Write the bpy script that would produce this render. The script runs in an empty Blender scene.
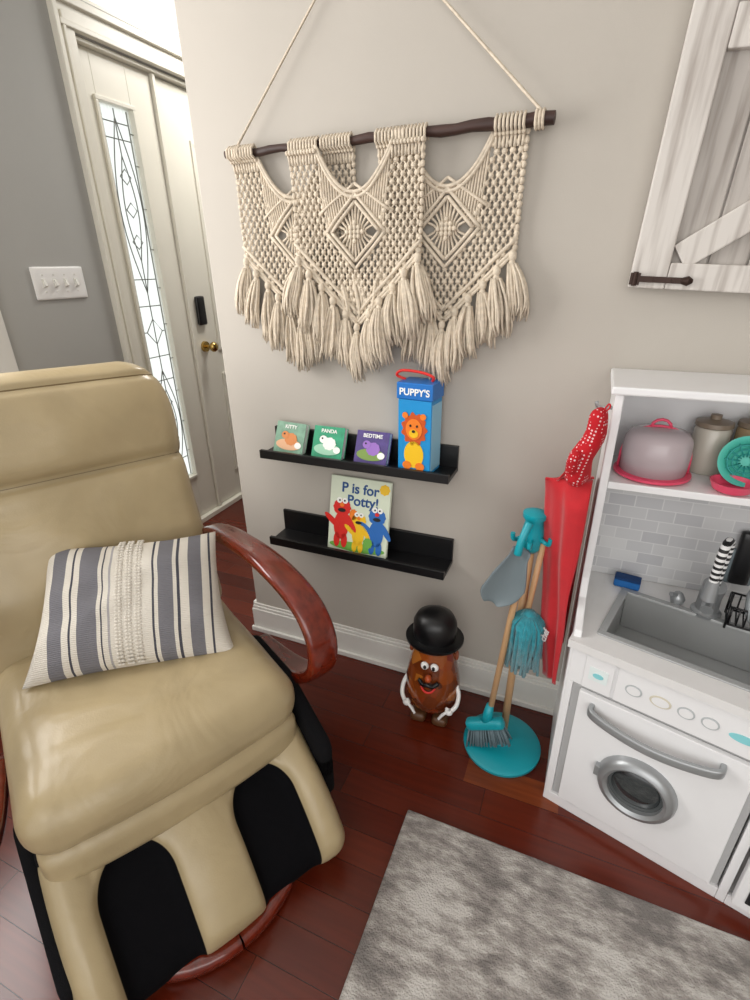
import bpy, bmesh, math, random
from mathutils import Vector, Matrix, noise, Euler
random.seed(7)
R=math.radians
sc=bpy.context.scene
try:
    sc.view_settings.view_transform='Standard'
except Exception: pass

# ------------------------------------------------------------------ materials
def lin(c):
    if isinstance(c,str):
        c=[int(c[i:i+2],16)/255 for i in (0,2,4)]
    return tuple((x/12.92 if x<=.04045 else ((x+.055)/1.055)**2.4) for x in c)+(1,)
_m={}
def M(name,col='808080',rough=.5,metal=0,spec=.5,noise_amt=0,noise_scale=20,bump=0,bump_scale=200,trans=0,alpha=1,coat=0,sheen=0,sss=0,stretch=(1,1,1)):
    if name in _m: return _m[name]
    m=bpy.data.materials.new(name);m.use_nodes=True
    nt=m.node_tree;n=nt.nodes;l=nt.links;b=n['Principled BSDF']
    c=lin(col);b.inputs['Base Color'].default_value=c
    b.inputs['Roughness'].default_value=rough;b.inputs['Metallic'].default_value=metal
    b.inputs['Specular IOR Level'].default_value=spec
    b.inputs['Transmission Weight'].default_value=trans
    b.inputs['Alpha'].default_value=alpha
    b.inputs['Coat Weight'].default_value=coat
    b.inputs['Sheen Weight'].default_value=sheen
    if noise_amt or bump:
        tc=n.new('ShaderNodeTexCoord');mp=n.new('ShaderNodeMapping');mp.inputs['Scale'].default_value=stretch
        l.new(tc.outputs['Object'],mp.inputs[0])
    if noise_amt:
        t=n.new('ShaderNodeTexNoise');t.inputs['Scale'].default_value=noise_scale;t.inputs['Detail'].default_value=5
        l.new(mp.outputs[0],t.inputs['Vector'])
        r=n.new('ShaderNodeValToRGB')
        r.color_ramp.elements[0].position=.3;r.color_ramp.elements[1].position=.7
        r.color_ramp.elements[0].color=tuple(x*(1-noise_amt) for x in c[:3])+(1,)
        r.color_ramp.elements[1].color=tuple(min(1,x*(1+noise_amt)) for x in c[:3])+(1,)
        l.new(t.outputs[0],r.inputs[0]);l.new(r.outputs[0],b.inputs['Base Color'])
    if bump:
        t=n.new('ShaderNodeTexNoise');t.inputs['Scale'].default_value=bump_scale;t.inputs['Detail'].default_value=3
        l.new(mp.outputs[0],t.inputs['Vector'])
        bp=n.new('ShaderNodeBump');bp.inputs['Strength'].default_value=bump;bp.inputs['Distance'].default_value=.002
        l.new(t.outputs[0],bp.inputs['Height']);l.new(bp.outputs[0],b.inputs['Normal'])
    _m[name]=m;return m

wallM=M('wall_paint_greige','b4aea5',.85,noise_amt=.02,noise_scale=3,bump=.15,bump_scale=300)
wallG=M('wall_paint_grey_shaded','a9a8a4',.85,noise_amt=.02,noise_scale=3,bump=.15,bump_scale=300)  # grey wall paint, with the left wall's shade darkened into the colour
trimM=M('trim_white_paint','dcdad4',.4,noise_amt=.02,noise_scale=5)
doorM=M('door_cream_paint','dedacd',.4,noise_amt=.02,noise_scale=5)
ceilM=M('ceiling_white','eeeeec',.9)
black=M('black_satin','0e0e10',.35,noise_amt=.1)
blackfab=M('black_fabric','0b0b0e',.9,spec=.2,noise_amt=.4,noise_scale=300,bump=.5,bump_scale=500)
cream=M('cotton_cord','d5c8b5',.9,spec=.2,noise_amt=.14,noise_scale=90,bump=.6,bump_scale=700)
rodM=M('dark_walnut','3b2620',.5,noise_amt=.4,noise_scale=60,bump=.4,bump_scale=90,stretch=(.1,1,1))
cherry=M('cherry_armwood','6a200e',.18,noise_amt=.3,noise_scale=14,coat=.6,stretch=(1,4,4))
silver=M('silver_plastic','a4a7a9',.35,metal=.6)
white=M('white_laminate','e6e6e7',.3,noise_amt=.01)
whitep=M('white_plastic','efeeec',.35)
teal=M('teal_plastic','109aa8',.35)
teal2=M('teal_light','4fbfae',.45)
red=M('red_cloth','b80d1b',.8,sheen=.3,noise_amt=.08,noise_scale=30,bump=.4,bump_scale=500)
pink=M('pink_plastic','de4a69',.35)
woodL=M('beech','c79f75',.5,noise_amt=.12,noise_scale=40,stretch=(1,1,.1))
greyP=M('grey_plastic','707c81',.5)
brass=M('brass','b99a5a',.25,metal=1)

def leather(pads=False):
    m=M('tan_leather_pads' if pads else 'tan_leather','ac9b78',.31,noise_amt=.07,noise_scale=7)
    nt=m.node_tree;n=nt.nodes;l=nt.links;b=n['Principled BSDF']
    tc=n.new('ShaderNodeTexCoord')
    v=n.new('ShaderNodeTexVoronoi');v.inputs['Scale'].default_value=260
    w=n.new('ShaderNodeTexNoise');w.inputs['Scale'].default_value=5;w.inputs['Detail'].default_value=3.0;w.inputs['Distortion'].default_value=.8
    l.new(tc.outputs['Object'],v.inputs['Vector']);l.new(tc.outputs['Object'],w.inputs['Vector'])
    b1=n.new('ShaderNodeBump');b1.inputs['Strength'].default_value=.12;b1.inputs['Distance'].default_value=.001
    b2=n.new('ShaderNodeBump');b2.inputs['Strength'].default_value=.6;b2.inputs['Distance'].default_value=.016
    l.new(v.outputs['Distance'],b1.inputs['Height']);l.new(w.outputs[0],b2.inputs['Height'])
    l.new(b2.outputs[0],b1.inputs['Normal']);l.new(b1.outputs[0],b.inputs['Normal'])
    return m
tan=leather()
seamM=M('leather_seam','6f5d3c',.6)
FL,FW,FT=.37,.60,.15
WC,WR,WT,WK=.145,.072,-.37/2+.085,.09   # calf-well centre, half width, top start, arch length
def padded_leather():
    m=leather(True);nt=m.node_tree;n=nt.nodes;l=nt.links;b=n['Principled BSDF']
    src=b.inputs['Base Color'].links[0].from_socket
    tc=n.new('ShaderNodeTexCoord');s=n.new('ShaderNodeSeparateXYZ');l.new(tc.outputs['Object'],s.inputs[0])
    def mt(op,a,c=None,cl=False):
        q=n.new('ShaderNodeMath');q.operation=op;q.use_clamp=cl
        for i,x in enumerate((a,c)):
            if x is None: continue
            if isinstance(x,(int,float)): q.inputs[i].default_value=x
            else: l.new(x,q.inputs[i])
        return q.outputs[0]
    yy=mt('DIVIDE',mt('SUBTRACT',mt('ABSOLUTE',s.outputs[1]),WC),WR)
    k=mt('MAXIMUM',mt('DIVIDE',mt('SUBTRACT',WT+WK,s.outputs[0]),WK),0)
    mm=mt('ADD',mt('MULTIPLY',yy,yy),mt('MULTIPLY',k,k))
    mask=mt('MULTIPLY',mt('MULTIPLY',mt('SUBTRACT',1.12,mm),25,True),mt('MULTIPLY',mt('ADD',s.outputs[2],.03),200,True),True)
    mx=n.new('ShaderNodeMix');mx.data_type='RGBA';mx.inputs[7].default_value=lin('0b0b0e')
    l.new(mask,mx.inputs[0]);l.new(src,mx.inputs[6]);l.new(mx.outputs[2],b.inputs['Base Color'])
    l.new(mt('ADD',mt('MULTIPLY',mask,.6),.31),b.inputs['Roughness'])
    l.new(mt('SUBTRACT',.5,mt('MULTIPLY',mask,.4)),b.inputs['Specular IOR Level'])
    return m

def floor_mat():
    m=bpy.data.materials.new('cherry_hardwood');m.use_nodes=True
    nt=m.node_tree;n=nt.nodes;l=nt.links;b=n['Principled BSDF']
    tc=n.new('ShaderNodeTexCoord')
    mo=n.new('ShaderNodeMapping');mo.inputs['Location'].default_value=(.1,.039,0);l.new(tc.outputs['Object'],mo.inputs[0])
    br=n.new('ShaderNodeTexBrick');br.offset=.37;br.inputs['Scale'].default_value=1
    br.inputs['Brick Width'].default_value=1.05;br.inputs['Row Height'].default_value=.083
    br.inputs['Mortar Size'].default_value=.0008;br.inputs['Bias'].default_value=-.1
    br.inputs['Color1'].default_value=lin('4a1409');br.inputs['Color2'].default_value=lin('662410');br.inputs['Mortar'].default_value=lin('240a05')
    l.new(mo.outputs[0],br.inputs['Vector'])
    mp=n.new('ShaderNodeMapping');mp.inputs['Scale'].default_value=(1.2,22,1)
    l.new(tc.outputs['Object'],mp.inputs[0])
    t=n.new('ShaderNodeTexNoise');t.inputs['Scale'].default_value=3;t.inputs['Detail'].default_value=7
    l.new(mp.outputs[0],t.inputs['Vector'])
    r=n.new('ShaderNodeValToRGB');r.color_ramp.elements[0].color=(.6,.6,.6,1);r.color_ramp.elements[1].color=(1.25,1.2,1.15,1)
    l.new(t.outputs[0],r.inputs[0])
    mx=n.new('ShaderNodeMix');mx.data_type='RGBA';mx.blend_type='MULTIPLY';mx.inputs[0].default_value=1
    l.new(br.outputs['Color'],mx.inputs[6]);l.new(r.outputs[0],mx.inputs[7]);l.new(mx.outputs[2],b.inputs['Base Color'])
    b.inputs['Roughness'].default_value=.24
    bp=n.new('ShaderNodeBump');bp.inputs['Strength'].default_value=.3;bp.inputs['Distance'].default_value=.001;bp.invert=True
    l.new(br.outputs['Fac'],bp.inputs['Height']);l.new(bp.outputs[0],b.inputs['Normal'])
    return m
def rug_mat():
    m=bpy.data.materials.new('grey_shag');m.use_nodes=True
    nt=m.node_tree;n=nt.nodes;l=nt.links;b=n['Principled BSDF'];b.inputs['Roughness'].default_value=1;b.inputs['Specular IOR Level'].default_value=.1
    tc=n.new('ShaderNodeTexCoord');mp=n.new('ShaderNodeMapping');mp.inputs['Scale'].default_value=(16,42,1)
    l.new(tc.outputs['Object'],mp.inputs[0])
    t=n.new('ShaderNodeTexNoise');t.inputs['Scale'].default_value=1;t.inputs['Detail'].default_value=6;t.inputs['Roughness'].default_value=.7
    l.new(mp.outputs[0],t.inputs['Vector'])
    t2=n.new('ShaderNodeTexNoise');t2.inputs['Scale'].default_value=7;t2.inputs['Detail'].default_value=4
    l.new(tc.outputs['Object'],t2.inputs['Vector'])
    ad=n.new('ShaderNodeMath');ad.operation='ADD';l.new(t.outputs[0],ad.inputs[0]);l.new(t2.outputs[0],ad.inputs[1])
    hf=n.new('ShaderNodeMath');hf.operation='MULTIPLY';hf.inputs[1].default_value=.5;l.new(ad.outputs[0],hf.inputs[0])
    r=n.new('ShaderNodeValToRGB');e=r.color_ramp.elements
    e[0].position=.42;e[0].color=lin('7d7875');e[1].position=.58;e[1].color=lin('c6c2bd')
    q=r.color_ramp.elements.new(.5);q.color=lin('a09a95')
    l.new(hf.outputs[0],r.inputs[0]);l.new(r.outputs[0],b.inputs['Base Color'])
    t3=n.new('ShaderNodeTexNoise');t3.inputs['Scale'].default_value=220;t3.inputs['Detail'].default_value=2;l.new(tc.outputs['Object'],t3.inputs['Vector'])
    bp=n.new('ShaderNodeBump');bp.inputs['Strength'].default_value=.8;bp.inputs['Distance'].default_value=.006
    l.new(t3.outputs[0],bp.inputs['Height']);l.new(bp.outputs[0],b.inputs['Normal'])
    return m
def stripes_mat():
    m=bpy.data.materials.new('striped_woven_cotton');m.use_nodes=True
    nt=m.node_tree;n=nt.nodes;l=nt.links;b=n['Principled BSDF'];b.inputs['Roughness'].default_value=.95;b.inputs['Specular IOR Level'].default_value=.15
    tc=n.new('ShaderNodeTexCoord');sx=n.new('ShaderNodeSeparateXYZ');l.new(tc.outputs['Object'],sx.inputs[0])
    mr=n.new('ShaderNodeMapRange');mr.inputs[1].default_value=-.225;mr.inputs[2].default_value=.225;l.new(sx.outputs['Y'],mr.inputs[0])
    r=n.new('ShaderNodeValToRGB');r.color_ramp.interpolation='CONSTANT'
    C='d8d2c7';G='77767b';K='4c4c54'
    st=[(0,C),(.09,G),(.165,C),(.20,K),(.212,C),(.245,G),(.34,C),(.36,K),(.37,C),(.395,'a5a2a2'),(.41,C),(.62,K),(.63,C),(.65,G),(.73,C),(.75,K),(.762,C),(.81,G),(.88,C),(.92,K),(.932,C)]
    cr=r.color_ramp
    cr.elements[0].position=0;cr.elements[0].color=lin(C);cr.elements[1].position=.09;cr.elements[1].color=lin(G)
    for p_,c_ in st[2:]:
        e=cr.elements.new(p_);e.color=lin(c_)
    l.new(mr.outputs[0],r.inputs[0])
    l.new(r.outputs[0],b.inputs['Base Color'])
    w=n.new('ShaderNodeTexWave');w.inputs['Scale'].default_value=70;w.bands_direction='Z';w.inputs['Distortion'].default_value=2;l.new(tc.outputs['Object'],w.inputs['Vector'])
    bp=n.new('ShaderNodeBump');bp.inputs['Strength'].default_value=.5;bp.inputs['Distance'].default_value=.002
    l.new(w.outputs[0],bp.inputs['Height']);l.new(bp.outputs[0],b.inputs['Normal'])
    return m
def dots_mat():
    m=bpy.data.materials.new('red_polka_dots');m.use_nodes=True
    nt=m.node_tree;n=nt.nodes;l=nt.links;b=n['Principled BSDF'];b.inputs['Roughness'].default_value=.9
    tc=n.new('ShaderNodeTexCoord');v=n.new('ShaderNodeTexVoronoi');v.inputs['Scale'].default_value=125;v.inputs['Randomness'].default_value=.2
    l.new(tc.outputs['Object'],v.inputs['Vector'])
    r=n.new('ShaderNodeValToRGB');r.color_ramp.interpolation='CONSTANT';r.color_ramp.elements[0].color=lin('dfc3c6');r.color_ramp.elements[1].position=.27;r.color_ramp.elements[1].color=lin('b80d1b')
    l.new(v.outputs['Distance'],r.inputs[0]);l.new(r.outputs[0],b.inputs['Base Color']);return m
def tile_mat():
    m=bpy.data.materials.new('tile_backsplash');m.use_nodes=True
    nt=m.node_tree;n=nt.nodes;l=nt.links;b=n['Principled BSDF'];b.inputs['Roughness'].default_value=.4
    tc=n.new('ShaderNodeTexCoord');mp=n.new('ShaderNodeMapping');mp.inputs['Rotation'].default_value=(R(-90),0,0)
    l.new(tc.outputs['Object'],mp.inputs[0])
    br=n.new('ShaderNodeTexBrick');br.inputs['Scale'].default_value=1;br.inputs['Brick Width'].default_value=.065;br.inputs['Row Height'].default_value=.033
    br.inputs['Mortar Size'].default_value=.0015;br.inputs['Color1'].default_value=lin('b7b7ba');br.inputs['Color2'].default_value=lin('cecece');br.inputs['Mortar'].default_value=lin('d2d2d2')
    l.new(mp.outputs[0],br.inputs['Vector']);l.new(br.outputs[0],b.inputs['Base Color']);return m
def whitewash(nm,a,c):
    m=bpy.data.materials.new(nm);m.use_nodes=True
    nt=m.node_tree;n=nt.nodes;l=nt.links;b=n['Principled BSDF'];b.inputs['Roughness'].default_value=.7
    tc=n.new('ShaderNodeTexCoord');mp=n.new('ShaderNodeMapping');mp.inputs['Scale'].default_value=(60,60,4);l.new(tc.outputs['Object'],mp.inputs[0])
    t=n.new('ShaderNodeTexNoise');t.inputs['Scale'].default_value=1;t.inputs['Detail'].default_value=6;l.new(mp.outputs[0],t.inputs['Vector'])
    r=n.new('ShaderNodeValToRGB');e=r.color_ramp.elements;e[0].position=.3;e[0].color=lin(a);e[1].position=.55;e[1].color=lin(c)
    l.new(t.outputs[0],r.inputs[0]);l.new(r.outputs[0],b.inputs['Base Color']);return m

# ------------------------------------------------------------------ mesh helpers
col=sc.collection
def empty(name,loc=(0,0,0),rot=(0,0,0),parent=None,scale=None):
    e=bpy.data.objects.new(name,None);e.empty_display_size=.05;e.location=loc;e.rotation_euler=rot
    if scale: e.scale=scale
    col.objects.link(e)
    if parent: e.parent=parent
    return e
class MB:
    def __init__(s): s.v=[];s.f=[];s.mi=[]
    def add(s,v,f,T=None,mi=0):
        o=len(s.v)
        s.v+= [tuple(T@Vector(p)) for p in v] if T is not None else [tuple(p) for p in v]
        for q in f: s.f.append(tuple(i+o for i in q));s.mi.append(mi)
        return s
    def box(s,size,loc=(0,0,0),rot=None,mi=0):
        x,y,z=[a/2 for a in size]
        v=[(-x,-y,-z),(x,-y,-z),(x,y,-z),(-x,y,-z),(-x,-y,z),(x,-y,z),(x,y,z),(-x,y,z)]
        f=[(0,3,2,1),(4,5,6,7),(0,1,5,4),(1,2,6,5),(2,3,7,6),(3,0,4,7)]
        T=Matrix.Translation(loc)
        if rot is not None: T=T@Euler(rot).to_matrix().to_4x4()
        return s.add(v,f,T,mi)
    def lohi(s,a,b,mi=0):
        return s.box([b[i]-a[i] for i in range(3)],[(a[i]+b[i])/2 for i in range(3)],None,mi)
    def prism(s,poly,a,b,axis='z',mi=0):
        N=len(poly);v=[]
        for h in (a,b):
            for p in poly:
                v.append((p[0],p[1],h) if axis=='z' else (h,p[0],p[1]))
        f=[tuple(range(N-1,-1,-1)),tuple(range(N,2*N))]+[(i,(i+1)%N,N+(i+1)%N,N+i) for i in range(N)]
        return s.add(v,f,None,mi)
    def ball(s,c,r,seg=6,rings=4,mi=0,T=None):
        v=[];f=[]
        v.append((c[0],c[1],c[2]+r[2]))
        for i in range(1,rings):
            a=math.pi*i/rings
            for j in range(seg):
                b=2*math.pi*j/seg
                v.append((c[0]+r[0]*math.sin(a)*math.cos(b),c[1]+r[1]*math.sin(a)*math.sin(b),c[2]+r[2]*math.cos(a)))
        v.append((c[0],c[1],c[2]-r[2]))
        for j in range(seg): f.append((0,1+j,1+(j+1)%seg))
        for i in range(rings-2):
            for j in range(seg):
                a=1+i*seg+j;b=1+i*seg+(j+1)%seg
                f.append((a,a+seg,b+seg,b))
        k=len(v)-1;o=1+(rings-2)*seg
        for j in range(seg): f.append((k,o+(j+1)%seg,o+j))
        return s.add(v,f,T,mi)
    def tube(s,pts,r,n=6,cap=True,mi=0,closed=False):
        pts=[Vector(p) for p in pts];N=len(pts)
        rs=r if isinstance(r,(list,tuple)) else [r]*N
        v=[];f=[];up=None
        for i,p in enumerate(pts):
            if closed: t=pts[(i+1)%N]-pts[i-1]
            else: t=pts[min(i+1,N-1)]-pts[max(i-1,0)]
            if t.length<1e-9: t=Vector((0,0,1))
            t.normalize()
            if up is None:
                up=Vector((0,0,1)) if abs(t.z)<.9 else Vector((0,1,0))
            a=(up-t*up.dot(t))
            if a.length<1e-6: a=t.orthogonal()
            a.normalize();b=t.cross(a);up=a
            for j in range(n):
                w=2*math.pi*j/n
                v.append(p+(a*math.cos(w)+b*math.sin(w))*rs[i])
        L=N if closed else N-1
        for i in range(L):
            for j in range(n):
                a=i*n+j;b=i*n+(j+1)%n;c=((i+1)%N)*n+(j+1)%n;d=((i+1)%N)*n+j
                f.append((a,b,c,d))
        if cap and not closed:
            f.append(tuple(range(n-1,-1,-1)));f.append(tuple((N-1)*n+j for j in range(n)))
        return s.add(v,f,None,mi)
    def band(s,pts,side,w,th,n=14,mi=0):
        pts=[Vector(p) for p in pts];N=len(pts);side=Vector(side).normalized();v=[];f=[]
        for i,p in enumerate(pts):
            t=(pts[min(i+1,N-1)]-pts[max(i-1,0)]).normalized()
            nn=side.cross(t).normalized()
            ww=w[i] if isinstance(w,(list,tuple)) else w
            for j in range(n):
                a=2*math.pi*j/n;c,q=math.cos(a),math.sin(a)
                c=math.copysign(abs(c)**.5,c);q=math.copysign(abs(q)**.5,q)
                v.append(p+side*c*ww/2+nn*q*th/2)
        for i in range(N-1):
            for j in range(n):
                f.append((i*n+j,i*n+(j+1)%n,(i+1)*n+(j+1)%n,(i+1)*n+j))
        f.append(tuple(range(n-1,-1,-1)));f.append(tuple((N-1)*n+j for j in range(n)))
        return s.add(v,f,None,mi)
    def lathe(s,prof,n=32,loc=(0,0,0),T=None,mi=0,sx=1,sy=1):
        v=[];f=[];N=len(prof)
        for r,z in prof:
            for j in range(n):
                a=2*math.pi*j/n;v.append((loc[0]+r*math.cos(a)*sx,loc[1]+r*math.sin(a)*sy,loc[2]+z))
        for i in range(N-1):
            for j in range(n):
                f.append((i*n+j,i*n+(j+1)%n,(i+1)*n+(j+1)%n,(i+1)*n+j))
        f.append(tuple(range(n-1,-1,-1)));f.append(tuple((N-1)*n+j for j in range(n)))
        return s.add(v,f,T,mi)
    def rbox(s,d,r,n=12,fn=None,T=None,mi=0,uni=False):
        h=[a/2 for a in d]
        g=[(2*i/n-1) if uni else math.sin((2*i/n-1)*math.pi/2) for i in range(n+1)]
        idx={};v=[];f=[]
        def vid(p):
            k=tuple(round(q,6) for q in p)
            if k in idx: return idx[k]
            P=Vector([p[i]*h[i] for i in range(3)])
            I=Vector([max(-h[i]+r,min(h[i]-r,P[i])) for i in range(3)])
            D=P-I
            if D.length>1e-9: D.normalize()
            Q=I+D*r
            if fn: Q=Vector(fn(Q))
            idx[k]=len(v);v.append(tuple(Q));return idx[k]
        for ax in range(3):
            for sg in (-1,1):
                for i in range(n):
                    for j in range(n):
                        q=[]
                        for a,b in ((i,j),(i+1,j),(i+1,j+1),(i,j+1)):
                            p=[0,0,0];p[ax]=sg;p[(ax+1)%3]=g[a];p[(ax+2)%3]=g[b];q.append(vid(p))
                        if sg<0: q.reverse()
                        f.append(tuple(q))
        return s.add(v,f,T,mi)
    def make(s,name,mats,parent=None,smooth=False,bevel=0,loc=(0,0,0),rot=(0,0,0),flatang=None):
        me=bpy.data.meshes.new(name);me.from_pydata(s.v,[],s.f)
        if not isinstance(mats,(list,tuple)): mats=[mats]
        for m in mats: me.materials.append(m)
        me.polygons.foreach_set('material_index',s.mi)
        bm=bmesh.new();bm.from_mesh(me);bmesh.ops.recalc_face_normals(bm,faces=bm.faces);bm.to_mesh(me);bm.free()
        if smooth: me.polygons.foreach_set('use_smooth',[True]*len(me.polygons))
        if smooth and flatang:
            try: me.set_sharp_from_angle(angle=R(flatang))
            except Exception: pass
        o=bpy.data.objects.new(name,me);col.objects.link(o);o.location=loc;o.rotation_euler=rot
        if parent: o.parent=parent
        if bevel:
            b=o.modifiers.new('bev','BEVEL');b.width=bevel;b.segments=2;b.limit_method='ANGLE';b.angle_limit=R(40)
        return o
def box(name,a,b,mat,parent=None,bevel=.002):
    return MB().lohi(a,b).make(name,mat,parent,bevel=bevel)
def catmull(P,k=6):
    P=[Vector(p) for p in P];out=[]
    for i in range(len(P)-1):
        a=P[max(i-1,0)];b=P[i];c=P[i+1];d=P[min(i+2,len(P)-1)]
        for j in range(k):
            t=j/k
            out.append(.5*((2*b)+(-a+c)*t+(2*a-5*b+4*c-d)*t*t+(-a+3*b-3*c+d)*t**3))
    out.append(P[-1]);return out
def text(name,body,size,loc,mat,parent=None,rot=(R(90),0,0),align='CENTER',ext=.0006):
    c=bpy.data.curves.new(name,'FONT');c.body=body;c.size=size;c.align_x=align;c.extrude=ext;c.offset=size*.02
    t=bpy.data.objects.new(name+'_tmp',c);col.objects.link(t);bpy.context.view_layer.update()
    me=bpy.data.meshes.new_from_object(t);bpy.data.objects.remove(t)
    me.materials.clear();me.materials.append(mat)
    o=bpy.data.objects.new(name,me);col.objects.link(o);o.location=loc;o.rotation_euler=rot
    if parent:o.parent=parent
    return o
def disc(name,cx,cz,rx,rz,y,mat,parent,th=.0012,n=24,wav=0,k=9,rot=0):
    v=[];f=[]
    for s_ in (0,1):
        for j in range(n):
            a=2*math.pi*j/n;r=1+wav*math.cos(a*k)
            px,pz=rx*r*math.cos(a),rz*r*math.sin(a)
            v.append((cx+px*math.cos(rot)-pz*math.sin(rot),y-th*s_,cz+px*math.sin(rot)+pz*math.cos(rot)))
    f.append(tuple(range(n)));f.append(tuple(range(2*n-1,n-1,-1)))
    for j in range(n): f.append((j,(j+1)%n,n+(j+1)%n,n+j))
    return MB().add(v,f).make(name,mat,parent)

# ------------------------------------------------------------------ room
fl=MB().lohi((-2.1,-3.2,-.05),(2.2,2.1,0)).make('floor',floor_mat())
MB().lohi((-.165,-.3705,0),(.10,-.2885,.0006)).make('light_plank',M('amber_plank','783718',.24,noise_amt=.25,noise_scale=3,stretch=(1.2,22,1)),fl)
box('wall_main',(-1.13,0,0),(2.2,.12,2.6),wallM,bevel=.004)
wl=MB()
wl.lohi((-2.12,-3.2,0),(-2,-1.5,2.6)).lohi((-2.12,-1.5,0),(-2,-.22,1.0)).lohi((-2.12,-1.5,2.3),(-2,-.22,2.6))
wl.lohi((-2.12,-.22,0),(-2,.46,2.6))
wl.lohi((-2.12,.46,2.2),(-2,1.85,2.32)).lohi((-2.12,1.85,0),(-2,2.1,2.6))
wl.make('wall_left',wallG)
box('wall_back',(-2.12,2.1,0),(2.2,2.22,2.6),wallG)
box('ceiling',(-2.12,-3.2,2.6),(2.2,2.22,2.7),ceilM)
box('wall_right',(2.2,-3.2,0),(2.3,2.22,2.6),wallM)
bb=MB();bb.lohi((-1.145,-.014,0),(2.2,0,.105)).lohi((-1.142,-.010,.105),(2.2,0,.118)).lohi((-1.138,-.006,.118),(2.2,0,.13)).lohi((-1.15,-.026,0),(2.2,-.0145,.02))
bb.lohi((-1.146,.0005,0),(-1.131,.12,.13))
bb.make('baseboard_main',trimM,bevel=.002)
MB().lohi((-2,-3.2,0),(-1.986,.374,.13)).make('baseboard_left',trimM,bevel=.002)
w=empty('window_1',(-2,-.86,1.65))
fr=MB()
fr.lohi((.0,.64,-.78),(.025,.73,.75)).lohi((.0,-.73,-.78),(.025,-.64,.75)).lohi((.0,-.735,.652),(.026,.735,.76)).lohi((-.02,-.76,-.69),(.05,.76,-.65)).lohi((.0,-.639,-.78),(.02,.639,-.691))
fr.lohi((-.09,-.64,-.02),(-.05,.64,.02)).lohi((-.091,-.64,-.65),(-.049,-.60,.65)).lohi((-.091,.60,-.65),(-.049,.64,.65))
fr.make('frame',trimM,w,bevel=.003)
d=empty('door_1',(-2,0,0))
t=MB()
t.lohi((.0,.380,0),(.018,.4595,2.26)).lohi((.0,.372,0),(.030,.392,2.30)).lohi((.0,.405,0),(.026,.418,2.25))
t.lohi((.0,.380,2.205),(.019,1.93,2.295)).lohi((0,.374,2.275),(.036,1.935,2.302)).lohi((0,.395,2.206),(.028,1.925,2.225))
t.lohi((.0,1.851,0),(.018,1.93,2.2))
t.lohi((-.10,.4605,.031),(-.001,.475,2.184)).lohi((-.101,.4605,2.185),(-.001,1.85,2.1995)).lohi((-.10,1.835,.031),(-.001,1.8495,2.184)).lohi((-.1,.4605,0),(-.001,1.8495,.03))
t.make('door_frame',doorM,d,bevel=.003)
t=MB()
X0,X1=-.07,-.03
t.lohi((X0,.476,.031),(X1,.545,2.184)).lohi((X0,.725,.031),(X1,.865,2.184)).lohi((X0,.5451,.031),(X1,.7249,.30)).lohi((X0,.5451,2.02),(X1,.7249,2.184))
t.lohi((X1-.002,.53,.301),(X1+.01,.545,2.019)).lohi((X1-.002,.725,.301),(X1+.01,.74,2.019)).lohi((X1-.002,.529,.285),(X1+.0105,.741,.3005)).lohi((X1-.002,.529,2.0195),(X1+.0105,.741,2.035))
t.lohi((X0+.001,.868,.031),(-.012,.885,2.184))
t.make('sidelight_panel',doorM,d,bevel=.002)
t=MB();t.lohi((X0,.888,.035),(X1,1.83,2.18))
for z0,z1 in ((.2,.8),(.95,1.95)):
    for y0,y1 in ((1.08,1.34),(1.44,1.72)):
        t.lohi((X1-.002,y0,z0),(X1+.008,y1,z0+.02)).lohi((X1-.002,y0,z1),(X1+.008,y1,z1+.02)).lohi((X1-.002,y0+.001,z0+.0205),(X1+.0078,y0+.02,z1-.0005)).lohi((X1-.002,y1-.02,z0+.0205),(X1+.0078,y1-.001,z1-.0005))
t.make('door_slab',doorM,d,bevel=.002)
g=bpy.data.materials.new('leaded_glass');g.use_nodes=True;nt=g.node_tree;n=nt.nodes;n.clear()
o_=n.new('ShaderNodeOutputMaterial');mx=n.new('ShaderNodeMixShader');tr=n.new('ShaderNodeBsdfTransparent');tr.inputs[0].default_value=(.93,.96,.95,1);tl=n.new('ShaderNodeBsdfTranslucent');tl.inputs[0].default_value=(.9,.92,.9,1)
ns=n.new('ShaderNodeTexNoise');ns.inputs['Scale'].default_value=18;rr=n.new('ShaderNodeMapRange');rr.inputs[3].default_value=.1;rr.inputs[4].default_value=.6
nt.links.new(ns.outputs[0],rr.inputs[0]);nt.links.new(rr.outputs[0],mx.inputs[0]);nt.links.new(tr.outputs[0],mx.inputs[1]);nt.links.new(tl.outputs[0],mx.inputs[2]);nt.links.new(mx.outputs[0],o_.inputs[0])
MB().lohi((-.052,.54,.295),(-.048,.73,2.025)).make('glass',g,d)
came=M('lead_came','7d7f7c',.4,metal=.4)
t=MB();cy=.635
def cl(P): t.tube([(-.044,cy+a,b) for a,b in P],.0026,5)
cl([(-.07,.31),(-.07,2.01)]);cl([(.07,.31),(.07,2.01)])
for z in [.45,.62,.79,.96,1.13,1.30,1.47,1.64,1.81,1.93]:
    cl([(-.09,z),(-.07,z)]);cl([(.07,z),(.09,z)])
def oval(z0,h,wd):
    for sgn in (-1,1): cl([(sgn*wd*math.sin(math.pi*k/14),z0+h*k/14) for k in range(15)])
oval(1.28,.70,.066);oval(1.42,.42,.036);oval(.36,.55,.066);oval(.47,.34,.036)
for z in (1.34,1.90,1.96,.98,1.22,.42,.86):cl([(-.07,z),(.07,z)])
cl([(0,.91),(0,1.28)]);cl([(-.05,1.10),(0,1.16),(.05,1.10),(0,1.04),(-.05,1.10)]);cl([(-.07,1.10),(-.05,1.10)]);cl([(.05,1.10),(.07,1.10)])
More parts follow.
